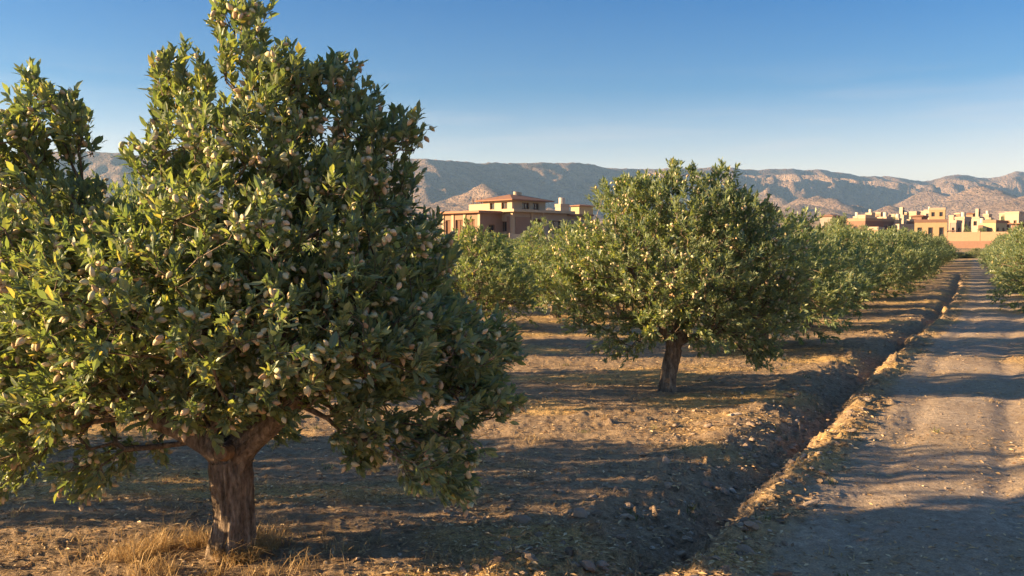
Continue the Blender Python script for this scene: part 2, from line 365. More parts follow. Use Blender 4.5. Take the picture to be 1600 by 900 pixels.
# ------------------------------------------------------------------ buildings
def wall_box(mbw, mpanes, W, L, z0, z1, ops_front, ops_left, x0=0, y0=0, dep=.22):
    """a box of walls with recessed openings in the two faces turned to the camera; returns the opening rects"""
    outs = []
    def face(orig, du, n, length, ops):
        us = sorted({0, length, *[o[0] for o in ops], *[o[1] for o in ops]}); zs = sorted({z0, z1, *[o[2] for o in ops], *[o[3] for o in ops]})
        P = lambda a, z, d=0: tuple(np.array(orig) + np.array(du) * a - np.array(n) * d + np.array((0, 0, z)))
        for i in range(len(us) - 1):
            for j in range(len(zs) - 1):
                cu = (us[i] + us[i+1]) / 2; cz = (zs[j] + zs[j+1]) / 2
                if any(o[0] < cu < o[1] and o[2] < cz < o[3] for o in ops): continue
                mbw.add([P(us[i], zs[j]), P(us[i+1], zs[j]), P(us[i+1], zs[j+1]), P(us[i], zs[j+1])], [(0, 1, 2, 3)])
        for a, b_, c_, d_ in ops:
            q = [P(a, c_), P(b_, c_), P(b_, d_), P(a, d_)]; r = [P(a, c_, dep), P(b_, c_, dep), P(b_, d_, dep), P(a, d_, dep)]
            mbw.add(q + r, [(0, 4, 5, 1), (1, 5, 6, 2), (2, 6, 7, 3), (3, 7, 4, 0)])
            outs.append((P, a, b_, c_, d_, dep))
    face((x0, y0, 0), (1, 0, 0), (0, -1, 0), W, ops_front)
    face((x0, y0 + L, 0), (0, -1, 0), (-1, 0, 0), L, [(L - b_, L - a, c_, d_) for a, b_, c_, d_ in ops_left])
    X1, Y1 = x0 + W, y0 + L
    mbw.add([(X1, y0, z0), (X1, Y1, z0), (X1, Y1, z1), (X1, y0, z1)], [(0, 1, 2, 3)])
    mbw.add([(X1, Y1, z0), (x0, Y1, z0), (x0, Y1, z1), (X1, Y1, z1)], [(0, 1, 2, 3)])
    mbw.add([(x0, y0, z1), (X1, y0, z1), (X1, Y1, z1), (x0, Y1, z1)], [(0, 1, 2, 3)])
    return outs
def panes(outs, parent, frame=True, kind='window'):
    for (P, a, b, c, d, dep) in outs:
        fr = MB(); t = min(.09, (b - a) * .12)
        def bar(u0, u1, z0, z1, m):
            dd = dep - .06
            m.add([P(u0, z0, dep - .002), P(u1, z0, dep - .002), P(u1, z1, dep - .002), P(u0, z1, dep - .002), P(u0, z0, dd), P(u1, z0, dd), P(u1, z1, dd), P(u0, z1, dd)],
                  [(4, 5, 6, 7), (0, 1, 5, 4), (1, 2, 6, 5), (2, 3, 7, 6), (3, 0, 4, 7)])
        tall = (d - c) > 1.9
        bar(a, a + t, c, d, fr); bar(b - t, b, c, d, fr); bar(a + t, b - t, d - t, d, fr); bar(a + t, b - t, c, c + t, fr)
        if b - a > .9: bar((a + b) / 2 - t / 2, (a + b) / 2 + t / 2, c + t, d - t, fr)
        fo = fr.build('door_frame' if tall else 'window', M['wood'], parent)
        pn = MB(); dd = dep - .01
        pn.add([P(a, c, dd), P(b, c, dd), P(b, d, dd), P(a, d, dd)], [(0, 1, 2, 3)]); pn.build('door_panel' if tall else 'pane', M['wood'] if tall else M['glass'], fo)
def part_walls(parent, material, W, L, z0, z1, front=(), left=(), x0=0, y0=0, name='wall'):
    mw = MB(); outs = wall_box(mw, None, W, L, z0, z1, list(front), list(left), x0, y0)
    o = mw.build(name, M[material], parent); panes(outs, parent); return o
def slab(parent, name, material, a, b):
    m = MB(); m.box(a, b); return m.build(name, M[material], parent)
def empty(name, loc, rz=0):
    o = bpy.data.objects.new(name, None); COL.objects.link(o); o.location = loc; o.rotation_euler = (0, 0, rz); o.empty_display_size = .3; return o

# villa: corner of the ground floor at px 801
VD = 104.0; c0 = at(801, 366, VD); zb = float(slope_h(c0[0], c0[1])) - .2
def zpx(py, D=VD): return at(800, py, D)[2] - zb
vil = empty('villa', (c0[0], c0[1], zb), R(45))
tag(vil, 'two storey villa with red brown walls, cream upper floor and low hipped roof', 'house')
z1 = zpx(331); zt = zpx(312.5)
part_walls(vil, 'beige', 9.6, 7.4, 0, z1, front=[(3.5, 4.9, .6, 3.9), (6.2, 8.4, 2.2, 3.8)], left=[(1.0, 2.2, 2.4, 3.6)])
o = slab(vil, 'terrace_slab', 'cream', (-.7, -.9, z1), (10.1, 7.7, z1 + .32))
# rendered red panels between pale pilasters
slab(vil, 'wall_panel', 'pink', (.45, -.05, 0.6), (3.0, -.003, z1 - .55)); slab(vil, 'wall_panel', 'pink', (-.05, .5, .6), (-.003, 0.95, z1 - .5)); slab(vil, 'wall_panel', 'pink', (-.05, 2.3, .6), (-.003, 3.5, z1 - .5))
for a in (( -.16, -.16), (3.05, -.12), (5.0, -.12)): slab(vil, 'pilaster', 'cream', (a[0], a[1], 0), (a[0] + .32, a[1] + .13 if a[0] > 0 else a[1] + .32, z1))
slab(vil, 'pilaster', 'cream', (-.14, 3.6, 0), (-.004, 3.9, z1))
# upper floor
part_walls(vil, 'cream', 5.8, 5.0, z1 + .32, zt, front=[(1.7, 2.9, z1 + .4, zt - .2), (3.5, 4.6, z1 + .4, zt - .2)], left=[(.8, 1.8, z1 + .4, zt - .2), (3.0, 3.8, z1 + .4, zt - .2)], x0=.5, y0=.6, name='upper_wall')
part_walls(vil, 'cream', 3.0, 2.6, z1 + .32, zt - .25, x0=.55, y0=5.62, name='stair_tower_wall')
rm = MB(); e = .75; x0, x1, y0, y1 = .5 - e, 6.3 + e, .6 - e, 5.6 + e; zr = zpx(300.5)
rm.add([(x0, y0, zt), (x1, y0, zt), (x1, y1, zt), (x0, y1, zt), (x0, y0, zt + .14), (x1, y0, zt + .14), (x1, y1, zt + .14), (x0, y1, zt + .14), (x0 + 2.9, (y0 + y1) / 2, zr), (x1 - 2.9, (y0 + y1) / 2, zr)],
       [(0, 3, 2, 1), (0, 1, 5, 4), (1, 2, 6, 5), (2, 3, 7, 6), (3, 0, 4, 7), (4, 5, 9, 8), (6, 7, 8, 9)]) ; rm.add([(x1, y0, zt + .14), (x1, y1, zt + .14), (x1 - 2.9, (y0 + y1) / 2, zr)], [(0, 1, 2)]); rm.add([(x0, y1, zt + .14), (x0, y0, zt + .14), (x0 + 2.9, (y0 + y1) / 2, zr)], [(0, 1, 2)])
roof = rm.build('roof', M['tile'], vil)
tk = MB(); tk.tube([(3.6, 3.0, zr - .45), (3.6, 3.0, zr + .35)], [.35, .35], 12, True); tk.box((3.9, 2.8, zr - .3), (4.4, 3.2, zr + .3)); tk.build('roof_tank', M['white'], roof)
for i, yy in enumerate((6.0, 6.8, 7.5)):
    slab(vil, 'roof_post', 'wood', (.6, yy, zt - .25), (.68, yy + .08, zt + .55))
# left wing, its own corner nearer the camera
cw = at(750, 366, VD - 1.2); 
wm = Matrix.Rotation(-R(45), 3, 'Z'); lw = wm @ Vector((cw[0] - c0[0], cw[1] - c0[1], 0))
part_walls(vil, 'pink', 4.2, 6.6, 0, zpx(333), left=[(.9, 2.2, 1.6, 3.8), (3.0, 4.3, 1.4, 3.8), (5.2, 6.1, 1.8, 3.8)], front=[(1.4, 2.4, 1.8, 3.2)], x0=lw.x, y0=lw.y, name='wing_wall')
slab(vil, 'wing_roof', 'tile', (lw.x - .75, lw.y - .6, zpx(333)), (lw.x + 4.4, lw.y + 6.9, zpx(333) + .25))
for dy in (0, 2.5, 4.6, 6.4): slab(vil, 'pilaster', 'cream', (lw.x - .12, lw.y + dy - .1, 0), (lw.x - .004, lw.y + dy + .28, zpx(333)))
slab(vil, 'low_plinth', 'conc', (lw.x - .2, lw.y + .4, 0), (lw.x - .003, lw.y + 2.3, 1.9))
# right wing
part_walls(vil, 'beige', 5.2, 4.5, 0, zpx(333), front=[(.8, 2.2, 2.2, 3.5), (3.5, 4.3, 2.2, 3.5)], x0=9.62, y0=.9, name='wing_wall')
slab(vil, 'wing_roof', 'tile', (10.15, .2, zpx(333)), (15.1, 5.7, zpx(333) + .22))
slab(vil, 'porch_canopy', 'wood', (10.2, -.4, 2.9), (13.6, .88, 3.05))
# garden wall
gw = at(800, 372, 99); o = empty('garden_wall', (gw[0], gw[1], float(slope_h(gw[0], gw[1])) - .3), R(8))
tag(o, 'low whitewashed garden wall at the foot of the villa', 'wall')
zz = gw[2] + .45 - o.location.z
for k in range(3): slab(o, 'wall_panel', 'white', (k * 1.9, 0, 0), (k * 1.9 + 1.6, .22, zz))
for k in range(4): slab(o, 'pillar', 'conc', (k * 1.9 - .298, -.05, 0), (k * 1.9 - .002, .27, zz + .12))

def house(px, D, ytop, wl, wr, material, label, yaw=45, roof='flat', nf=2, nl=2, storeys=1, extra=None, cat='house', ybase=None, ga=None, roofmat='conc'):
    c = at(px, ytop, D); z0 = float(slope_h(c[0], c[1])) - .3; H = c[2] - z0
    yw = R(yaw); W = wr * D / F / math.cos(yw); L = wl * D / F / math.sin(yw)
    o = empty('town_house', (c[0], c[1], z0), yw); tag(o, label, cat, 'houses of the town beyond the orchard')
    fr = []; le = []
    sh = H / storeys
    rn = random.Random(int(px * 7 + D))
    for s in range(storeys):
        for k in range(nf):
            cx = W * (k + .5) / nf + rn.uniform(-.1, .1); ww = min(.42, W / nf * .22)
            fr.append((cx - ww, cx + ww, s * sh + sh * .42, s * sh + sh * .78))
        for k in range(nl):
            cx = L * (k + .5) / nl; ww = min(.4, L / nl * .22)
            le.append((cx - ww, cx + ww, s * sh + sh * .42, s * sh + sh * .78))
    part_walls(o, material, W, L, 0, H, fr, le)
    if roof == 'flat':
        pm = MB(); t = .2
        pm.box((-.06, -.06, H - .12), (W + .06, t, H + .35)); pm.box((-.06, L - t, H - .12), (W + .06, L + .06, H + .35))
        pm.box((-.061, t, H - .121), (t, L - t, H + .349)); pm.box((W - t, t, H - .121), (W + .061, L - t, H + .349))
        pm.build('parapet', M[roofmat], o)
    else:
        rm = MB(); e = .5; hr = min(W, L) * .2
        rm.add([(-e, -e, H), (W + e, -e, H), (W + e, L + e, H), (-e, L + e, H), (-e, -e, H + .12), (W + e, -e, H + .12), (W + e, L + e, H + .12), (-e, L + e, H + .12), (W * .35, L / 2, H + hr), (W * .65, L / 2, H + hr)],
               [(0, 3, 2, 1), (0, 1, 5, 4), (1, 2, 6, 5), (2, 3, 7, 6), (3, 0, 4, 7), (4, 5, 9, 8), (6, 7, 8, 9)]); rm.add([(W + e, -e, H + .12), (W + e, L + e, H + .12), (W * .65, L / 2, H + hr)], [(0, 1, 2)]); rm.add([(-e, L + e, H + .12), (-e, -e, H + .12), (W * .35, L / 2, H + hr)], [(0, 1, 2)])
        rm.build('roof', M['tile'], o)
    if extra == 'tank':
        m = MB(); m.tube([(W * .4, L * .4, H), (W * .4, L * .4, H + 1.3)], [.5, .5], 12, True); m.build('water_tank', M['metal'], o)
    if extra == 'penthouse':
        part_walls(o, 'white', W * .4, L * .4, H + .01, H + 2.2, x0=W * .3, y0=L * .3, name='stair_head', front=[(W * .1, W * .1 + .8, H + .6, H + 1.5)])
    if extra == 'canopy':
        m = MB(); m.box((-1.0, -1.2, H * .62), (W, -.07, H * .62 + .15)); m.build('canopy', M['brown'], o)
    return o
house(905, 150, 322, 12, 24, 'yellow', 'small cream house with a clay hipped roof just right of the villa', roof='hip')
house(876, 135, 322, 8, 14, 'white', 'small pale block with a flat roof between the villa and the cream house', extra='tank')
house(1352, 150, 344, 18, 60, 'brown', 'long dark single storey building with a pale end wall at the left of the town', yaw=30, nf=4, nl=1, roofmat='tan')
house(1352, 190, 338, 8, 24, 'white', 'white house showing over the long dark building', nl=1)
house(1385, 188, 341, 10, 18, 'cream', 'cream house with a water tank behind the long dark building', extra='tank', nl=1)
house(1372, 126, 358, 12, 16, 'tan', 'low tan outbuilding in front of the long dark building', nf=1, nl=1)
house(1396, 165, 346, 10, 14, 'grey', 'small grey block right of the long dark building', nf=1, nl=1)
house(1412, 210, 338, 9, 12, 'white', 'narrow white house with a stair head on its roof', extra='penthouse', nl=1)
house(1405, 150, 353, 4, 34, 'white', 'low white building with a pale lit end in the middle of the town', yaw=20, nf=4, nl=1)
house(1432, 240, 332, 8, 12, 'cream', 'tall cream house in the back line of the town', storeys=2, nl=1)
house(1440, 190, 338, 10, 18, 'brown', 'dark brown house with a clay roof left of the ochre tower', roof='hip', nl=1)
house(1477, 170, 327, 20, 10, 'ochre', 'tall ochre tower block lit golden, highest of the town', yaw=62, storeys=3, nf=1, nl=2)
house(1480, 140, 346, 42, 12, 'ochre', 'ochre house with a brown roof in front of the golden tower', yaw=65, storeys=1, nf=1, nl=3, roofmat='brown', extra='canopy')
house(1494, 150, 347, 6, 18, 'grey', 'dark grey block right of the ochre house', nf=1, nl=1)
house(1507, 185, 341, 10, 22, 'conc', 'two storey concrete house with pale balconies behind the tan wall', storeys=2, nf=2, nl=1, extra='tank')
house(1530, 200, 341, 8, 16, 'white', 'white two storey house right of the concrete balcony house', storeys=2, nf=2, nl=1, extra='penthouse')
house(1520, 235, 334, 8, 14, 'tan', 'reddish tan house with a clay roof in the back line', roof='hip')
house(1556, 150, 347, 12, 30, 'yellow', 'yellow house with a dark double window and tiled parapet', yaw=40, nf=2, nl=1, roofmat='tile')
house(1592, 170, 333, 14, 28, 'white', 'broad whitewashed house at the right edge of the town', nf=2, nl=2)
house(1590, 140, 350, 6, 26, 'brown', 'brown house beside the yellow one at the right edge', nf=2, nl=1, roof='hip')
house(1300, 200, 338, 14, 26, 'grey', 'grey house with a low clay roof left of the town', roof='hip', nl=1)
for i, (px, D, yt, wl, wr, mm, lb) in enumerate([
        (1362, 250, 334, 7, 9, 'cream', 'tiny cream house behind the white one at the left of the town'), (1376, 270, 333, 6, 9, 'tan', 'tiny tan house in the far left of the town'),
        (1398, 260, 336, 6, 10, 'conc', 'tiny concrete house far behind the grey block'), (1455, 280, 329, 8, 12, 'white', 'tiny white house far behind left of the golden tower'),
        (1446, 300, 331, 6, 9, 'beige', 'tiny beige house far back beside the golden tower'), (1500, 290, 334, 6, 10, 'pink', 'tiny red brown house far back right of the golden tower'),
        (1545, 260, 336, 6, 10, 'beige', 'tiny beige house far back behind the yellow one'), (1572, 270, 334, 7, 10, 'cream', 'tiny cream house far back near the right edge'),
        (1417, 290, 333, 5, 8, 'tan', 'tiny tan house furthest back in the middle of the town'),
        (1340, 215, 340, 5, 9, 'beige', 'tiny beige hut behind the left end of the town'), (1365, 215, 341, 5, 8, 'brown', 'tiny dark hut behind the long dark building'),
        (1388, 225, 337, 5, 7, 'tan', 'tiny tan house just above the low tan outbuilding'), (1404, 205, 343, 5, 8, 'ochre', 'tiny ochre hut left of the low white building'),
        (1426, 190, 345, 6, 8, 'brown', 'tiny brown hut behind the low white building'), (1438, 175, 348, 5, 9, 'beige', 'tiny beige shed left of the ochre house'),
        (1462, 240, 335, 5, 8, 'pink', 'tiny reddish house just left of the golden tower'), (1490, 230, 338, 5, 7, 'conc', 'tiny concrete hut just right of the golden tower'),
        (1512, 215, 345, 5, 9, 'cream', 'tiny cream hut above the tan boundary wall'), (1536, 180, 351, 5, 9, 'brown', 'tiny dark hut above the right half of the tan wall'),
        (1548, 220, 342, 5, 8, 'tan', 'tiny tan hut left of the yellow house'), (1580, 230, 340, 5, 8, 'beige', 'tiny beige hut right of the yellow house')]):
    house(px, D, yt, wl, wr, mm, lb, nf=2, nl=1, storeys=1 + i % 2, extra='tank' if i % 3 == 0 else None)
# boundary wall of tan panels
ca = at(1478, 363, 118); cb = at(1584, 363, 112)
wv_ = Vector((cb[0] - ca[0], cb[1] - ca[1], 0)); wz = float(slope_h(ca[0], ca[1])) - .3
o = empty('boundary_wall', (ca[0], ca[1], wz), math.atan2(wv_.y, wv_.x)); tag(o, 'long tan boundary wall with a central pier below the town houses', 'wall')
L_ = wv_.length; hw = ca[2] - wz
for k in range(2): slab(o, 'wall_panel', 'tan', (k * L_ / 2 + .16, 0, 0), ((k + 1) * L_ / 2 - .16, .25, hw))
for k in range(3): slab(o, 'pillar', 'tan', (k * L_ / 2 - .157, -.04, 0), (k * L_ / 2 + .157, .35, hw + .15))
slab(o, 'base_shade', 'brown', (.17, -.08, 0), (L_ + .3, -.043, hw * .5))  # thin dark brown slab stands in for the shade on the wall's lower half
def shed(px, D, yt, wpx, mm, lb):
    c = at(px, yt, D); z0 = float(slope_h(c[0], c[1])) - .3; W = wpx * D / F
    o = empty('garden_shed', (c[0], c[1], z0), 0); tag(o, lb, 'shed')
    H = c[2] - z0; part_walls(o, mm, W, 2.2, 0, H, front=[(W * .55, W * .55 + .8, .2, 2.15)]); slab(o, 'roof', 'metal', (-.2, -.2, H), (W + .2, 2.4, H + .1))
shed(1592, 108, 370, 26, 'grey', 'small grey shed right of the tan boundary wall')

# ------------------------------------------------------------------ trees
LEAF_HI_V = np.array([(0,0,0), (-.165,.35,.03), (0,.35,.0), (.165,.35,.03), (-.15,.68,.01), (0,.68,-.02), (.15,.68,.01), (0,1,-.08)])
LEAF_HI_T = [(0,2,1), (0,3,2), (4,5,7), (5,6,7)]; LEAF_HI_Q = [(1,2,5,4), (2,3,6,5)]
LEAF_LO_V = np.array([(0,0,0), (-.16,.48,.03), (0,.5,-.02), (.16,.48,.03), (0,1,-.06)])
LEAF_LO_T = [(0,2,1), (0,3,2), (1,2,4), (2,3,4)]
def unit(a): return a / (np.linalg.norm(a, axis=-1, keepdims=True) + 1e-9)
def frames(axis, normal):
    y = unit(axis); x = unit(np.cross(y, normal)); z = np.cross(x, y); return np.stack((x, y, z), -1)   # columns
def leaf_mb(pos, fr, ln, hi):
    Vv = LEAF_HI_V if hi else LEAF_LO_V; n = len(pos); k = len(Vv)
    sc = ln if ln.ndim == 2 else np.stack((ln, ln, ln), -1)
    P = pos[:, None, :] + np.einsum('nij,nkj->nki', fr, Vv[None] * sc[:, None, :])
    m = MB(); base = (np.arange(n) * k)[:, None, None]
    m.v.append(P.reshape(-1, 3)); m.n = n * k
    m.f.append((base + np.array(LEAF_HI_T if hi else LEAF_LO_T)[None]).reshape(-1, 3)); m.m.append(0)
    if hi: m.f.append((base + np.array(LEAF_HI_Q)[None]).reshape(-1, 4)); m.m.append(0)
    return m
def almond_template():
    vs = []; fs = []; k = 6
    prof_ = [(0, 0), (.14, .20), (.38, .32), (.64, .28), (.88, .12), (1, 0)]
    vs.append((0, 0, 0))
    for (y, r) in prof_[1:-1]:
        for j in range(k):
            a = 2 * math.pi * j / k; vs.append((r * math.cos(a) * 1.0, y, r * math.sin(a) * .78))
    vs.append((0, 1.0, 0)); nr_ = len(prof_) - 2
    tr = []; q = []
    for j in range(k):
        tr.append((0, 1 + (j + 1) % k, 1 + j)); tr.append((len(vs) - 1, 1 + (nr_ - 1) * k + j, 1 + (nr_ - 1) * k + (j + 1) % k))
        for i in range(nr_ - 1): q.append((1 + i * k + j, 1 + i * k + (j + 1) % k, 1 + (i + 1) * k + (j + 1) % k, 1 + (i + 1) * k + j))
    return np.array(vs), tr, q
AV, AT, AQ = almond_template()
def make_mesh(V_, T_, Q_, material, name, smooth=False):
    m = MB(); m.add(V_, T_)
    if Q_: m.f.append(np.array(Q_)); m.m.append(0)
    return m.mesh(name, material, smooth)
def grow(blobs, trunk, limbs, n, rng, minsep):
    """blobs: (centre, radii) ellipsoids; returns nodes, parents, terminal indices"""
    blobs = [(np.array(c), np.array(r)) for c, r in blobs]
    vol = np.array([np.prod(r) ** .8 for c, r in blobs]); vol /= vol.sum()
    pts = []
    for c, r in blobs:
        k = int(n * np.prod(r) ** .8 / sum(np.prod(q) ** .8 for _, q in blobs)) + 6
        d = unit(rng.normal(size=(k, 3))); rr = rng.random(k) ** .27
        pts.append(c + d * rr[:, None] * r)
    pts = np.concatenate(pts)
    pts = pts[pts[:, 2] > .18]
    nodes = [np.array(p) for p in trunk]; par = [-1] + list(range(len(trunk) - 1))
    for lb in limbs:
        prev = lb[0]
        for p in lb[1]: nodes.append(np.array(p)); par.append(prev); prev = len(nodes) - 1
    fork = np.array(trunk[-1])
    arr = np.zeros((len(pts) * 8 + 400, 3)); arr[:len(nodes)] = nodes; cnt = len(nodes)
    plen = np.zeros(len(arr))
    for i in range(1, cnt): plen[i] = plen[par[i]] + np.linalg.norm(arr[i] - arr[par[i]])
    ok0 = max(1, len(trunk) - 1)
    order = np.argsort(np.linalg.norm(pts - fork, axis=1)); terms = []
    seg = minsep
    for i in order:
        p = pts[i]; d = np.linalg.norm(arr[ok0:cnt] - p, axis=1)
        j = int(np.argmin(d + .25 * plen[ok0:cnt])) + ok0; dist = d[j - ok0]
        k = min(7, max(1, int(dist / seg))); prev = j
        a = arr[j].copy()
        bow = rng.normal(size=3) * .06 * dist + np.array((0, 0, .06 * dist))
        for q in range(1, k + 1):
            t = q / k
            arr[cnt] = a + (p - a) * t + bow * math.sin(math.pi * t); par.append(prev); plen[cnt] = plen[prev] + dist / k; prev = cnt; cnt += 1
        terms.append(prev)
    return arr[:cnt], np.array(par), np.array(terms)
def branch_mesh(arr, par, terms, rtip, power, k_thick, skip_below=0, rmax=None):
    n = len(arr); acc = np.zeros(n); ch = [[] for _ in range(n)]
    for i in range(1, n):
        ch[par[i]].append(i)
    order = range(n - 1, -1, -1)
    for i in order:
        if not ch[i]: acc[i] = rtip ** power
        if par[i] >= 0: acc[par[i]] += acc[i]
    rad = acc ** (1 / power)
    if rmax: rad = np.minimum(rad, rmax)
    main = [max(c, key=lambda q: acc[q]) if c else -1 for c in ch]
    mb = MB()
    starts = [(i, par[i]) for i in range(1, n) if main[par[i]] != i]
    for s, p in starts:
        if s <= skip_below: continue
        pts = [arr[p], arr[s]]; rr = [rad[s] * 1.02, rad[s]]; q = s
        while main[q] >= 0: q = main[q]; pts.append(arr[q]); rr.append(rad[q])
        rr[-1] *= .5
        k = k_thick if rr[0] > .03 else (5 if rr[0] > .01 else 3)
        mb.tube(pts, rr, k)
    return mb, rad, main
def shoots(arr, par, terms, centre, rng, per, length, leaf, upbias=.75):
    p = arr[terms]; n = len(p)
    d = unit(unit(p - arr[par[terms]]) * .6 + unit(p - centre) * .7 + np.array((0, 0, upbias)) + rng.normal(size=(n, 3)) * .35)
    low = np.clip((.9 - p[:, 2]) / .7, 0, 1)[:, None]; d = unit(d - np.array((0, 0, 1.3)) * low)
    L = length * rng.uniform(.6, 1.3, n)
    P = np.repeat(p, per, 0); Dd = np.repeat(d, per, 0); LL = np.repeat(L, per)
    t = rng.random(n * per) ** .8; 
    rnd = unit(rng.normal(size=(n * per, 3))); side = unit(np.cross(Dd, rnd))
    pos = P + Dd * (t * LL)[:, None] + rng.normal(size=(n * per, 3)) * .01
    ax = unit(Dd * (.65 + .7 * t[:, None]) + side * .75 + np.array((0, 0, .05)) + rng.normal(size=(n * per, 3)) * .26)
    nm = unit(np.array((0, 0, .9)) + Dd * .5 + rng.normal(size=(n * per, 3)) * .45)
    ln = leaf * rng.uniform(.5, 1.3, n * per)
    return p, d, L, pos, ax, nm, ln
def to_px(P):
    y = P[:, 1] * math.cos(PITCH) - (P[:, 2] - CAMH) * math.sin(PITCH); z = (P[:, 2] - CAMH) * math.cos(PITCH) + P[:, 1] * math.sin(PITCH)
    return 800 + P[:, 0] / y * F, 450 - z / y * F, y
def show_largest(base, pos, ln, ax, cell, count):
    """indices of the pieces that show largest: nearest in their cell of the view, then by apparent length"""
    W = pos + base; x, y, d = to_px(W)
    key = (x // cell).astype(int) * 4096 + (y // cell).astype(int)
    order = np.lexsort((d, key)); k = key[order]; first = np.concatenate(([True], k[1:] != k[:-1])); cand = order[first]
    cand = cand[(x[cand] > -20) & (x[cand] < 1620) & (y[cand] > -20) & (y[cand] < 920)]
    fx = np.sqrt(np.clip(1 - ax[cand][:, 1] ** 2, 0, 1))
    return cand[np.argsort(-(ln[cand] * fx / d[cand]))][:count]
def mat_euler(fr): return Matrix([list(r) for r in fr]).to_euler()

leaf_mesh_hi = make_mesh(LEAF_HI_V, LEAF_HI_T, LEAF_HI_Q, M['leaf'], 'leaf')
almond_mesh = make_mesh(AV, AT, AQ, M['almond'], 'almond', True)

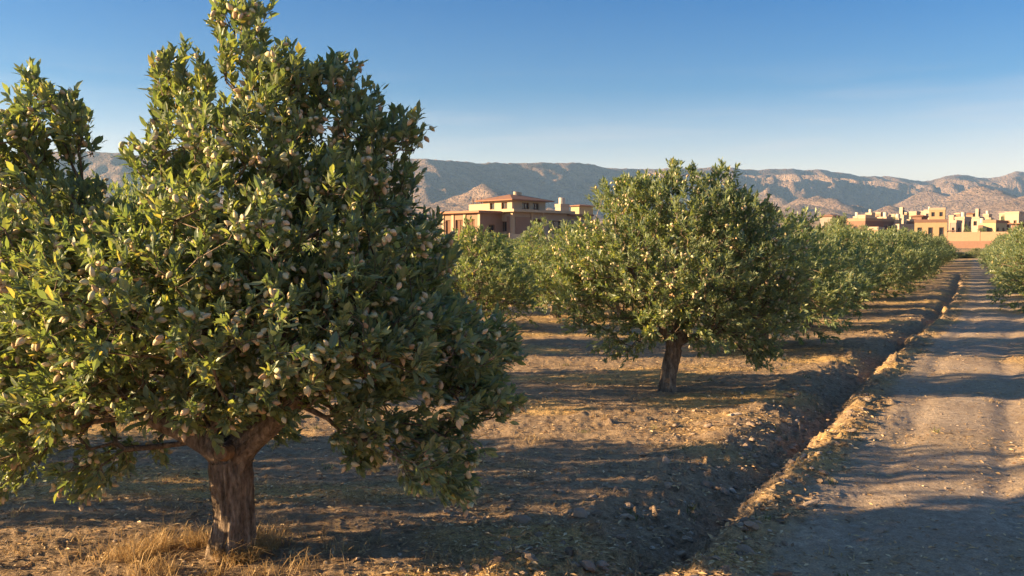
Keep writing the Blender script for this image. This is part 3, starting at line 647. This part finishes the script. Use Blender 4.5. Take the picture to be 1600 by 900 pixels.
def hero_tree(base, Dc, blobs_px, trunk_px, limbs_px, trunk_rad, n, per, leaf, shoot, seed, nalm, alm, hi, label, nparts, spread=1.0, name='almond_tree'):
    rng = np.random.default_rng(seed); root = empty(name, tuple(base)); tag(root, label, 'tree', 'almond trees of the orchard')
    L = lambda px, py, dd=0: at(px, py, Dc + dd) - base
    blobs = []
    for (px, py, rx, ry, dd, rd_) in blobs_px:
        q = 15 if hi else 9; rx = max(rx - q, rx * .55); ry = max(ry - q, ry * .55)
        blobs.append((L(px, py, dd), (rx * Dc / F, rd_, ry * Dc / F)))
    trunk = [L(*p) for p in trunk_px]; trunk[0][2] = -.05
    limbs = []; nn = len(trunk)
    for lb in limbs_px:
        limbs.append((len(trunk) - 1, [L(*p) for p in lb])); 
    arr, par, terms = grow(blobs, trunk, limbs, n, rng, .16)
    nl = len(trunk) + sum(len(l[1]) for l in limbs)
    bm_, rad_, main = branch_mesh(arr, par, terms, .0035 if hi else .004, 2.45, 8, skip_below=nl - 1, rmax=trunk_rad * .55)
    bm_.build('branches', M['bark'], root, True)
    # trunk: fluted, ridged
    def spline(P, R_, steps):
        P = np.array(P); t = np.arange(len(P)); tt = np.linspace(0, len(P) - 1, steps)
        out = np.stack([np.interp(tt, t, P[:, i]) for i in range(3)], -1)
        for _ in range(3): out[1:-1] = (out[:-2] + 2 * out[1:-1] + out[2:]) / 4
        return out, np.interp(tt, t, R_)
    def barktube(P, R_, steps, k, nm, amp, par_=root, sd=1):
        pts, rr = spline(P, R_, steps)
        zz = np.concatenate(([0], np.cumsum(np.linalg.norm(np.diff(pts, axis=0), axis=1))))
        def disp(i, an):
            u_ = (an / (2 * math.pi) * 14 + zz[i] * 2.2); 
            per_ = np.abs(vnoise(np.cos(an) * 5 + sd, np.sin(an) * 5 + zz[i] * 1.6, 1.7, 7) - .5) * 2
            p2 = vnoise(np.cos(an) * 9 + sd, np.sin(an) * 9 + zz[i] * 5, 2.3, 17)
            lob = .5 + .5 * np.cos(an * 3 + zz[i] * 1.5 + sd)
            return 1 + amp * (1.1 * (per_ - .5) + .7 * (p2 - .5)) + .08 * (lob - .5)
        m = MB(); m.tube(pts, rr, k, True, disp); return m.build(nm, M['bark'], par_, True)
    trd = [trunk_rad * x for x in (1.42, 1.14, 1.0, .97, 1.06, 1.0)]
    barktube(trunk, np.interp(np.linspace(0, 5, len(trunk)), range(6), trd), 70 if hi else 30, 72 if hi else 24, 'trunk', .2)
    for (j, pts) in limbs:
        P = [trunk[-2] * .9 + trunk[-1] * .1, trunk[-1] * .6 + pts[0] * .4] + pts
        barktube(P, np.linspace(trunk_rad * .8, trunk_rad * .22, len(P)), 34, 32 if hi else 14, 'limb', .22, sd=j + pts[0][0] * 7)
    centre = np.mean([b[0] * np.prod(b[1]) for b in blobs], 0) / np.mean([np.prod(b[1]) for b in blobs])
    p, d, Ls, pos, ax, nm, ln = shoots(arr, par, terms, centre, rng, per, shoot, leaf)
    fr = frames(ax, nm); sc3 = np.stack((ln * rng.uniform(.75, 1.3, len(ln)), ln, ln * rng.uniform(-.8, 3.2, len(ln))), -1)
    if hi:
        tw = MB()
        for i in range(len(p)): tw.tube([p[i] - d[i] * .02, p[i] + d[i] * Ls[i]], [.003, .0012], 3)
        o = tw.build('twigs', M['bark'], root); o['kind'] = 'stuff'
    sel = show_largest(base, pos, ln, ax, 7 if hi else 5, nparts)
    lm = leaf_mesh_hi
    for i in sel:
        link('leaf', lm, root, tuple(pos[i]), mat_euler(fr[i]), tuple(sc3[i]))
    rest = np.ones(len(pos), bool); rest[sel] = False
    fol = leaf_mb(pos[rest], fr[rest], sc3[rest], hi).build('foliage', M['leaf'], root); fol['kind'] = 'stuff'
    # nuts in small clusters on the shoots
    if nalm:
        outn = np.linalg.norm((p - centre) * np.array((1, 1, 1)), axis=1)
        cand = rng.choice(len(p), min(len(p), nalm), replace=False)
        cp = []; ca_ = []; cl = []
        for i in cand:
            for q in range(rng.integers(1, 7)):
                t = rng.uniform(.55, 1.2); dd = unit(rng.normal(size=3) + d[i] * .2 + np.array((0, 0, -.5)))
                cp.append(p[i] + d[i] * Ls[i] * t + dd * .02); ca_.append(dd); cl.append(alm * rng.uniform(.75, 1.15))
        cp = np.array(cp); ca_ = np.array(ca_); cl = np.array(cl)
        fa = frames(ca_, unit(rng.normal(size=(len(cp), 3))))
        sel = show_largest(base, cp, cl, ca_, 6 if hi else 4, 300 if hi else 0)
        for i in sel: link('almond', almond_mesh, root, tuple(cp[i]), mat_euler(fa[i]), (cl[i],) * 3)
        rest = np.ones(len(cp), bool); rest[sel] = False; cp = cp[rest]; fa = fa[rest]; cl = cl[rest]
        if len(cp):
            k = len(AV); P = cp[:, None, :] + np.einsum('nij,kj->nki', fa, AV) * cl[:, None, None]
            m = MB(); m.v.append(P.reshape(-1, 3)); m.n = P.size // 3; bs = (np.arange(len(cp)) * k)[:, None, None]
            m.f.append((bs + np.array(AT)[None]).reshape(-1, 3)); m.f.append((bs + np.array(AQ)[None]).reshape(-1, 4)); m.m += [0, 0]
            o = m.build('almond_clusters', M['almond'], root, True); o['kind'] = 'stuff'
    return root

B1 = gnd(366, 872); D1 = B1[1]; B1[2] = float(gh(B1[0], B1[1])[0])
# px, py, half width, half height, depth offset (m), depth radius (m)
blobs1 = [(352, 45, 26, 62, .1, .10), (395, 60, 40, 60, 0, .18), (385, 120, 55, 50, 0, .25), (290, 150, 52, 60, .1, .3), (262, 190, 22, 50, .1, .2), (450, 165, 75, 68, 0, .4), (525, 160, 42, 70, .1, .25), (570, 215, 62, 68, .1, .35),
          (635, 225, 28, 32, 0, .15), (400, 250, 160, 90, 0, .65), (560, 310, 90, 80, 0, .6), (280, 300, 55, 80, 0, .55), (400, 390, 190, 110, -.1, 1.0), (600, 420, 110, 90, 0, .8),
          (250, 470, 190, 120, -.2, 1.1), (480, 520, 190, 100, -.2, 1.15), (650, 540, 115, 85, 0, .85), (730, 570, 70, 70, 0, .5), (720, 640, 85, 55, -.1, .5), (660, 700, 75, 55, -.1, .45), (700, 745, 28, 25, -.1, .2), (570, 650, 80, 55, -.1, .5), (545, 705, 40, 30, -.1, .2),
          (410, 610, 130, 45, -.25, .6), (210, 600, 130, 60, -.2, .8), (60, 480, 120, 130, 0, .9), (60, 350, 110, 90, 0, .7), (120, 620, 120, 75, 0, .7), (40, 660, 100, 75, 0, .6), (165, 715, 60, 48, .1, .35), (10, 735, 50, 35, 0, .3),
          (75, 215, 60, 75, .1, .35), (20, 240, 60, 80, .1, .4), (125, 215, 26, 50, .1, .2), (62, 150, 26, 28, .1, .12), (-70, 440, 80, 150, .2, .6), (-60, 640, 70, 80, 0, .5), (-50, 250, 50, 60, .1, .35),
          (180, 385, 60, 50, 0, .5), (330, 655, 45, 30, -.35, .25), (255, 690, 22, 28, .35, .15), (432, 672, 22, 32, .3, .15)]
trunk1 = [(364, 885), (364, 850), (366, 810), (364, 775), (362, 745), (360, 718)]
limbs1 = [[(320, 692, -.05), (275, 668, -.1), (228, 650, -.15), (170, 600, -.1), (110, 520, 0)], [(378, 690, .03), (398, 660, .05), (425, 600, .05), (450, 500, .05), (440, 380, .0)], [(350, 680, .15), (330, 600, .3), (330, 480, .35), (345, 330, .25)], [(405, 680, -.1), (470, 620, -.25), (560, 560, -.3), (640, 540, -.2)]]
t1 = hero_tree(B1, D1, blobs1, trunk1, limbs1, .113, 3400, 26, .066, .13, 3, 1700, .048, True,
               'largest almond tree, nearest the camera, laden with pale nuts above dry golden grass', 300)
st_ = MB(); sp = at(350, 708, D1 - .16) - B1; dr = unit(np.array((-.1, -1, .25)))
st_.tube([sp - dr * -.0 + np.array((0, .12, 0)), sp, sp + dr * .05], [.05, .046, .038], 14, True); st_.build('branch_stub', M['cut'], t1, True)

B2 = gnd(1043, 610); D2 = B2[1]; B2[2] = float(gh(B2[0], B2[1])[0])
blobs2 = [(1050, 420, 165, 90, 0, 1.3), (1060, 340, 120, 60, 0, .9), (1062, 288, 34, 32, 0, .3), (1125, 296, 34, 34, 0, .3), (975, 318, 58, 36, 0, .5), (1000, 300, 40, 25, 0, .3), (930, 400, 70, 60, 0, .8), (925, 480, 60, 48, 0, .6), (980, 520, 60, 38, -.1, .5),
          (890, 440, 30, 40, 0, .4), (1150, 350, 60, 50, 0, .7), (1190, 420, 68, 75, 0, .9), (1230, 470, 30, 50, 0, .4), (1180, 500, 65, 58, 0, .7), (1185, 548, 38, 25, 0, .3), (1110, 490, 70, 50, -.2, .7), (1035, 500, 60, 30, -.3, .5), (1090, 528, 40, 18, -.2, .25)]
trunk2 = [(1043, 618), (1043, 600), (1045, 582), (1048, 566), (1051, 553), (1054, 543)]
limbs2 = [[(1040, 520, 0), (1020, 480, 0), (985, 420, 0)], [(1072, 515, 0), (1100, 460, .1), (1140, 400, 0)], [(1056, 500, .2), (1055, 420, .3), (1060, 340, .1)]]
hero_tree(B2, D2, blobs2, trunk2, limbs2, .098, 2500, 26, .070, .15, 8, 600, .048, False,
          'rounded almond tree on one short trunk in open soil, second nearest the camera', 300)

def generic(seed, blobs, th=.55, nsh=1000):
    rng = np.random.default_rng(seed)
    trunk = [(0, 0, -.1), (.0, 0, .15), (.02, 0, .35), (.03, .02, th)]
    limbs = [(3, [(.25, .1, th + .4), (.5, .2, th + .9)]), (3, [(-.3, .05, th + .35), (-.55, .1, th + .8)]), (3, [(0, -.3, th + .5), (.1, -.4, th + 1.0)])]
    arr, par, terms = grow(blobs, trunk, limbs, nsh, rng, .22)
    bm_, rad_, main = branch_mesh(arr, par, terms, .005, 2.4, 6, skip_below=3, rmax=.07)
    wood = MB(); wood.tube(trunk, [.17, .125, .11, .12], 12)
    p, d, Ls, pos, ax, nm, ln = shoots(arr, par, terms, np.array((0, 0, 1.2)), rng, 20, .19, .10)
    lf = leaf_mb(pos, frames(ax, nm), ln, False)
    return wood.mesh('trunk', M['bark'], True), bm_.mesh('branches', M['bark'], True), lf.mesh('foliage', M['leaf_far'])
def gb(seed):
    r = random.Random(seed); bl = [((0, 0, 1.15), (1.3, 1.3, .8)), ((0, 0, 1.8), (.85, .85, .5))]
    for k in range(9):
        a = k * 2 * math.pi / 9 + r.uniform(-.2, .2); q = r.uniform(.75, 1.05); z = r.uniform(.5, 1.4); s = r.uniform(.5, .68)
        bl.append(((math.cos(a) * q, math.sin(a) * q, z), (s, s, s * .8)))
    for k in range(4): bl.append(((r.uniform(-.6, .6), r.uniform(-.6, .6), r.uniform(1.9, 2.25)), (.3, .3, .32)))
    return bl
VAR = [generic(100 + i, gb(i)) for i in range(6)] + [generic(150 + i, gb(20 + i), nsh=900) for i in range(2)]
protos = []
def orchard_tree(x, y, s, sz, rz, var, label, group='almond trees of the orchard', name='almond_tree', z=None, cat='tree'):
    o = empty(name, (x, y, (float(slope_h(x, y)) - .02) if z is None else z), rz); o.rotation_euler = (rt.uniform(-.05, .05), rt.uniform(-.05, .05), rz); o.scale = (s, s, sz)
    tag(o, label, cat, group); tr, br, fo = VAR[var]
    link('trunk', tr, o); link('branches', br, o); f_ = link('foliage', fo, o); f_['kind'] = 'stuff'
    return o
ORD = ['first', 'second', 'third', 'fourth', 'fifth', 'sixth', 'seventh', 'eighth', 'ninth', 'tenth', 'eleventh', 'twelfth', 'thirteenth', 'fourteenth', 'fifteenth', 'sixteenth', 'seventeenth', 'eighteenth', 'nineteenth', 'twentieth', 'twenty-first', 'twenty-second', 'twenty-third', 'twenty-fourth', 'twenty-fifth']
rt = random.Random(5)
def onrow(v, y):      # point of the row with offset v at depth y
    return (v - y * V[1]) / V[0]
v0 = uv(B2[0], B2[1])[1]
rows = [(0, 15.6, 84, 'in the row beside the ditch'), (1, 24.0, 84, 'in the row right of the dirt road')]
for (ri, ya, yb, ds) in rows:
    y = ya; k = 3 if ri == 0 else 1
    while y < yb:
        v = v0 + rt.uniform(-.15, .15) if ri == 0 else v0 + 5.3 + rt.uniform(-.1, .1)
        s = rt.uniform(.95, 1.1); sz = rt.uniform(.92, 1.06)
        orchard_tree(onrow(v, y), y, s, sz, rt.uniform(0, 6.28), rt.randrange(6), f'{ORD[k-1]} almond tree from the camera {ds}')
        k += 1; y += 3.8 + rt.uniform(-.25, .25)
names = {1: 'in the first row left of the ditch row', 2: 'in the second row left of the ditch row', 3: 'in the third row left of the ditch row', 4: 'in the fourth row left of the ditch row', 5: 'in the fifth row left of the ditch row', 6: 'in the sixth row left of the ditch row', 7: 'in the seventh row left of the ditch row', 8: 'in the eighth row left of the ditch row', 9: 'in the ninth row left of the ditch row', 10: 'in the tenth row left of the ditch row'}
for r_ in range(1, 11):
    y = (2.5 - .5 * r_) % 4.5 - (4.5 if r_ < 4 else 0) + (4.5 if r_ < 5 else 0); k = 1
    while y < 88:
        v = v0 - 6.0 * r_ + rt.uniform(-.15, .15); x = onrow(v, y)
        keep = (y < 30 and x / max(y, 1) > -3 and r_ <= 3) or (x / y > -.62 and y < 88)
        if keep and x > -60:
            s = rt.uniform(1.0, 1.12); sz = (rt.uniform(.88, .97) if r_ == 1 and y < 30 else rt.uniform(.72, .86)) if y > 18 else rt.uniform(.95, 1.08)
            k_ = min(k, 25)
            orchard_tree(x, y, s, sz, rt.uniform(0, 6.28), rt.randrange(6) if y > 14 else 6 + k % 2, f'{ORD[k_-1]} almond tree from the near end of the {ORD[r_]} row left of the ditch')
            k += 1
        y += (3.5 if (r_ == 1 and y > 14) else 4.5) + rt.uniform(-.12, .12)
# trees and bushes by the houses
for (px, yt, D, s, lb) in [(1308, 338, 105, 1.5, 'round dark green tree standing left of the long dark building'), (1432, 362, 96, 1.15, 'broad olive green bush in front of the ochre house'), (1415, 366, 92, 1.0, 'smaller green bush left of the broad olive one'),
        (1382, 343, 185, .9, 'tiny green tree between the white houses'), (1545, 343, 175, .9, 'small dark tree beside the yellow house'), (1402, 341, 180, .8, 'tiny green tree left of the narrow white house'),
        (848, 350, 112, 1.0, 'small green tree by the right wing of the villa'),
        (1345, 352, 125, .8, 'small tree at the left end of the long dark building'), (1392, 358, 118, .7, 'small tree right of the low tan outbuilding'), (1425, 345, 200, .8, 'tiny tree behind the low white building'),
        (1512, 352, 150, .6, 'tiny dark tree in front of the concrete balcony house'), (1535, 356, 128, .6, 'small tree behind the right half of the tan wall'), (1568, 338, 230, .8, 'tiny tree behind the yellow house'),
        (1585, 358, 125, .7, 'small tree behind the grey shed'), (1462, 341, 220, .8, 'tiny tree left of the golden tower'), (1340, 342, 230, .9, 'tiny tree behind the left end of the town')]:
    c = at(px, yt, D); z0 = float(slope_h(c[0], c[1])) - .1
    o = orchard_tree(c[0], c[1], s, max(.4, (c[2] - z0) / 2.5), rt.uniform(0, 6), rt.randrange(6), lb, 'garden trees near the houses', 'garden_tree')
for (px, py, s, lb) in [(1478, 402, .55, 'low green bush left of the far end of the dirt road'), (1500, 399, .38, 'small brown green bush at the far end of the dirt road'), (1548, 396, .5, 'low dark bush in front of the tan boundary wall'), (1528, 397, .6, 'dark round bush right of the far end of the dirt road'), (1512, 402, .3, 'smallest bush in the middle of the far end of the dirt road')]:
    c = at(px, py, 88); z0 = float(slope_h(c[0], c[1])) - .2
    orchard_tree(c[0], c[1], s * 1.2, s * .8, rt.uniform(0, 6), rt.randrange(6), lb, 'bushes at the end of the road', 'bush', z0, 'bush')

# ------------------------------------------------------------------ ground litter
rng = np.random.default_rng(77)
def blades(n, pos, hgt, wid, lean, name, material, label=None, cat=None, curl=.5):
    a = rng.random(n) * 2 * math.pi; d = np.stack((np.cos(a), np.sin(a), np.zeros(n)), -1); s = np.stack((-np.sin(a), np.cos(a), np.zeros(n)), -1)
    up = np.array((0, 0, 1.0)); l1 = (hgt * lean)[:, None] * d
    p0 = pos; p1 = pos + up * (hgt * .6)[:, None] + l1 * .35; p2 = pos + up * (hgt * (1 - curl * lean * .5))[:, None] + l1
    w_ = wid[:, None] * s
    P = np.stack((p0 - w_, p0 + w_, p1 + w_ * .7, p1 - w_ * .7, p2), 1).reshape(-1, 3)
    m = MB(); b_ = (np.arange(n) * 5)[:, None, None]; m.v.append(P); m.n = n * 5
    m.f.append((b_ + np.array([(0, 1, 2, 3)])[None]).reshape(-1, 4)); m.f.append((b_ + np.array([(3, 2, 4)])[None]).reshape(-1, 3)); m.m += [0, 0]
    o = m.build(name, M[material]); tag(o, label, cat, kind='stuff'); return o
# golden grass round the nearest trunk
n = 11000
rr = np.abs(rng.normal(size=n)) * .2 + .1; a = rng.random(n) * 6.283
x = B1[0] + np.cos(a) * rr * 1.2 - .12; y = B1[1] + np.sin(a) * rr * .75
cl = fbm(x, y, 5, 3, 91) > .45; x = x[cl]; y = y[cl]; n = len(x); z = gh(x, y) - .005
blades(n, np.stack((x, y, z), -1), rng.uniform(.03, .15, n) * (1 + .6 * (rng.random(n) > .9)), rng.uniform(.0012, .0028, n), rng.uniform(.3, 1.6, n), 'dry_grass', 'straw', 'golden dry grass round the foot of the nearest almond tree', 'grass')
# sparse tufts elsewhere
tx = []; ty = []
for k in range(520):
    yy = 4.0 * math.exp(rng.random() * math.log(26 / 4.0)); xx = yy * rng.uniform(-.62, .62)
    u_, v_ = uv(xx, yy); q = v_ - float(ditch_v(u_))
    if abs(q) < .45 or (.6 < q < 2.0 and rng.random() < .93): continue
    m_ = rng.integers(12, 40); tx.append(xx + rng.normal(size=m_) * .05 * (1 + yy * .03)); ty.append(yy + rng.normal(size=m_) * .05)
x = np.concatenate(tx); y = np.concatenate(ty); n = len(x)
blades(n, np.stack((x, y, gh(x, y) - .004), -1), rng.uniform(.02, .07, n), rng.uniform(.0012, .003, n), rng.uniform(.5, 2.2, n), 'grass_tufts', 'straw', 'sparse straw coloured grass tufts scattered over the orchard floor', 'grass')
x = []; y = []
for k in range(26):
    yy = 4.6 * math.exp(rng.random() * math.log(14 / 4.6)); xx = yy * rng.uniform(-.3, .5); m_ = 18; x.append(xx + rng.normal(size=m_) * .03); y.append(yy + rng.normal(size=m_) * .03)
x = np.concatenate(x); y = np.concatenate(y); n = len(x)
blades(n, np.stack((x, y, gh(x, y) - .004), -1), rng.uniform(.02, .08, n), rng.uniform(.002, .004, n), rng.uniform(.5, 1.6, n), 'green_weeds', 'weed', 'small green weeds sprouting from the dry soil', 'weed')
# fallen leaves and straw bits
n = 130000
yy = 3.6 * np.exp(rng.random(n) ** .85 * math.log(30 / 3.6)); xx = yy * rng.uniform(-.66, .66, n)
h_, rd_, di_, st_2 = ground_parts(xx, yy)
den = (.25 + .75 * sstep(.42, .62, fbm(xx, yy * 1.8, .6, 4, 51))) * (1 - .86 * rd_) * (1 - .5 * di_) + .3 * st_2
kp = rng.random(n) < den; xx = xx[kp]; yy = yy[kp]; h_ = h_[kp]; n = len(xx)
a = rng.random(n) * 6.283; ax = np.stack((np.cos(a), np.sin(a), rng.normal(size=n) * .18), -1)
nm = unit(np.stack((rng.normal(size=n) * .3, rng.normal(size=n) * .3, np.ones(n)), -1))
o = leaf_mb(np.stack((xx, yy, h_ + .006), -1), frames(ax, nm), rng.uniform(.02, .055, n) * (1 + yy * .03), False).build('leaf_litter', M['litter'])
tag(o, 'fallen dry leaves and straw strewn over the orchard floor', 'leaf litter', kind='stuff')

# stones and clods
def rock(seed):
    r = np.random.default_rng(seed); bm_v = []
    phi = (1 + 5 ** .5) / 2
    v = unit(np.array([(-1, phi, 0), (1, phi, 0), (-1, -phi, 0), (1, -phi, 0), (0, -1, phi), (0, 1, phi), (0, -1, -phi), (0, 1, -phi), (phi, 0, -1), (phi, 0, 1), (-phi, 0, -1), (-phi, 0, 1)], float))
    f = [(0,11,5),(0,5,1),(0,1,7),(0,7,10),(0,10,11),(1,5,9),(5,11,4),(11,10,2),(10,7,6),(7,1,8),(3,9,4),(3,4,2),(3,2,6),(3,6,8),(3,8,9),(4,9,5),(2,4,11),(6,2,10),(8,6,7),(9,8,1)]
    vs = list(v); e = {}; nf = []
    def mid(a, b):
        k = (min(a, b), max(a, b))
        if k not in e: e[k] = len(vs); vs.append(unit(vs[a] + vs[b]))
        return e[k]
    for a, b, c in f:
        ab, bc, ca = mid(a, b), mid(b, c), mid(c, a); nf += [(a, ab, ca), (b, bc, ab), (c, ca, bc), (ab, bc, ca)]
    v = np.array(vs) * r.uniform(.72, 1.15, (len(vs), 1)) * np.array((1, r.uniform(.6, .9), r.uniform(.4, .65)))
    return v, nf
ROCK = []; RK = []
for i in range(6):
    v, f = rock(i); RK.append((v, f)); m = MB(); m.add(v, f); ROCK.append(m.mesh('stone', M['stone']))
ns = 0; used = []
for k in range(4000):
    if ns >= 300: break
    yy = 4.1 * math.exp(rng.random() * math.log(11 / 4.1)); xx = yy * rng.uniform(-.1, .55)
    u_, v_ = uv(xx, yy); q = v_ - float(ditch_v(u_))
    pr = math.exp(-((q + .12) / .3) ** 2) + .8 * math.exp(-((q - .36) / .2) ** 2) + .35 * math.exp(-((q + .9) / .6) ** 2) + .015
    if rng.random() > pr: continue
    s = rng.uniform(.014, .042) * (1.7 if rng.random() > .9 else 1)
    link('stone', ROCK[int(rng.integers(6))], ground, (xx, yy, float(gh(xx, yy)[0]) + s * .15), tuple(rng.uniform(-.5, .5, 2)) + (rng.random() * 6.28,), (s * rng.uniform(.8, 1.5), s, s)); ns += 1
n = 9000
yy = 3.7 * np.exp(rng.random(n) * math.log(24 / 3.7)); xx = yy * rng.uniform(-.62, .62, n)
u_, v_ = uv(xx, yy); q = v_ - ditch_v(u_)
pr = np.exp(-((q + .12) / .35) ** 2) + .9 * np.exp(-((q - .36) / .2) ** 2) + .3 * np.exp(-((q + .9) / .6) ** 2) + .17
kp = rng.random(n) < pr; xx = xx[kp]; yy = yy[kp]; hh = gh(xx, yy); m = MB()
for i in range(len(xx)):
    v, f = RK[i % 6]; s = rng.uniform(.006, .017); a = rng.random() * 6.28; c_, s_ = math.cos(a), math.sin(a)
    vv = v * s; m.add(np.stack((vv[:, 0] * c_ - vv[:, 1] * s_ + xx[i], vv[:, 0] * s_ + vv[:, 1] * c_ + yy[i], vv[:, 2] + hh[i] + s * .1), -1), f)
o = m.build('pebbles', M['stone'], ground); o['kind'] = 'stuff'

# ------------------------------------------------------------------ haze
hz = MB(); hz.box((-9600, -9500, -2.5), (9600, 9500, 430))
m = bpy.data.materials.new('haze_air'); m.use_nodes = True; nt = m.node_tree; nt.nodes.clear()
vo = nt.nodes.new('ShaderNodeVolumePrincipled'); vo.inputs['Color'].default_value = (.36, .62, 1, 1); vo.inputs['Density'].default_value = 0.0001; vo.inputs['Anisotropy'].default_value = .2
ou = nt.nodes.new('ShaderNodeOutputMaterial'); nt.links.new(vo.outputs[0], ou.inputs['Volume'])
tag(hz.build('haze', m), kind='stuff')
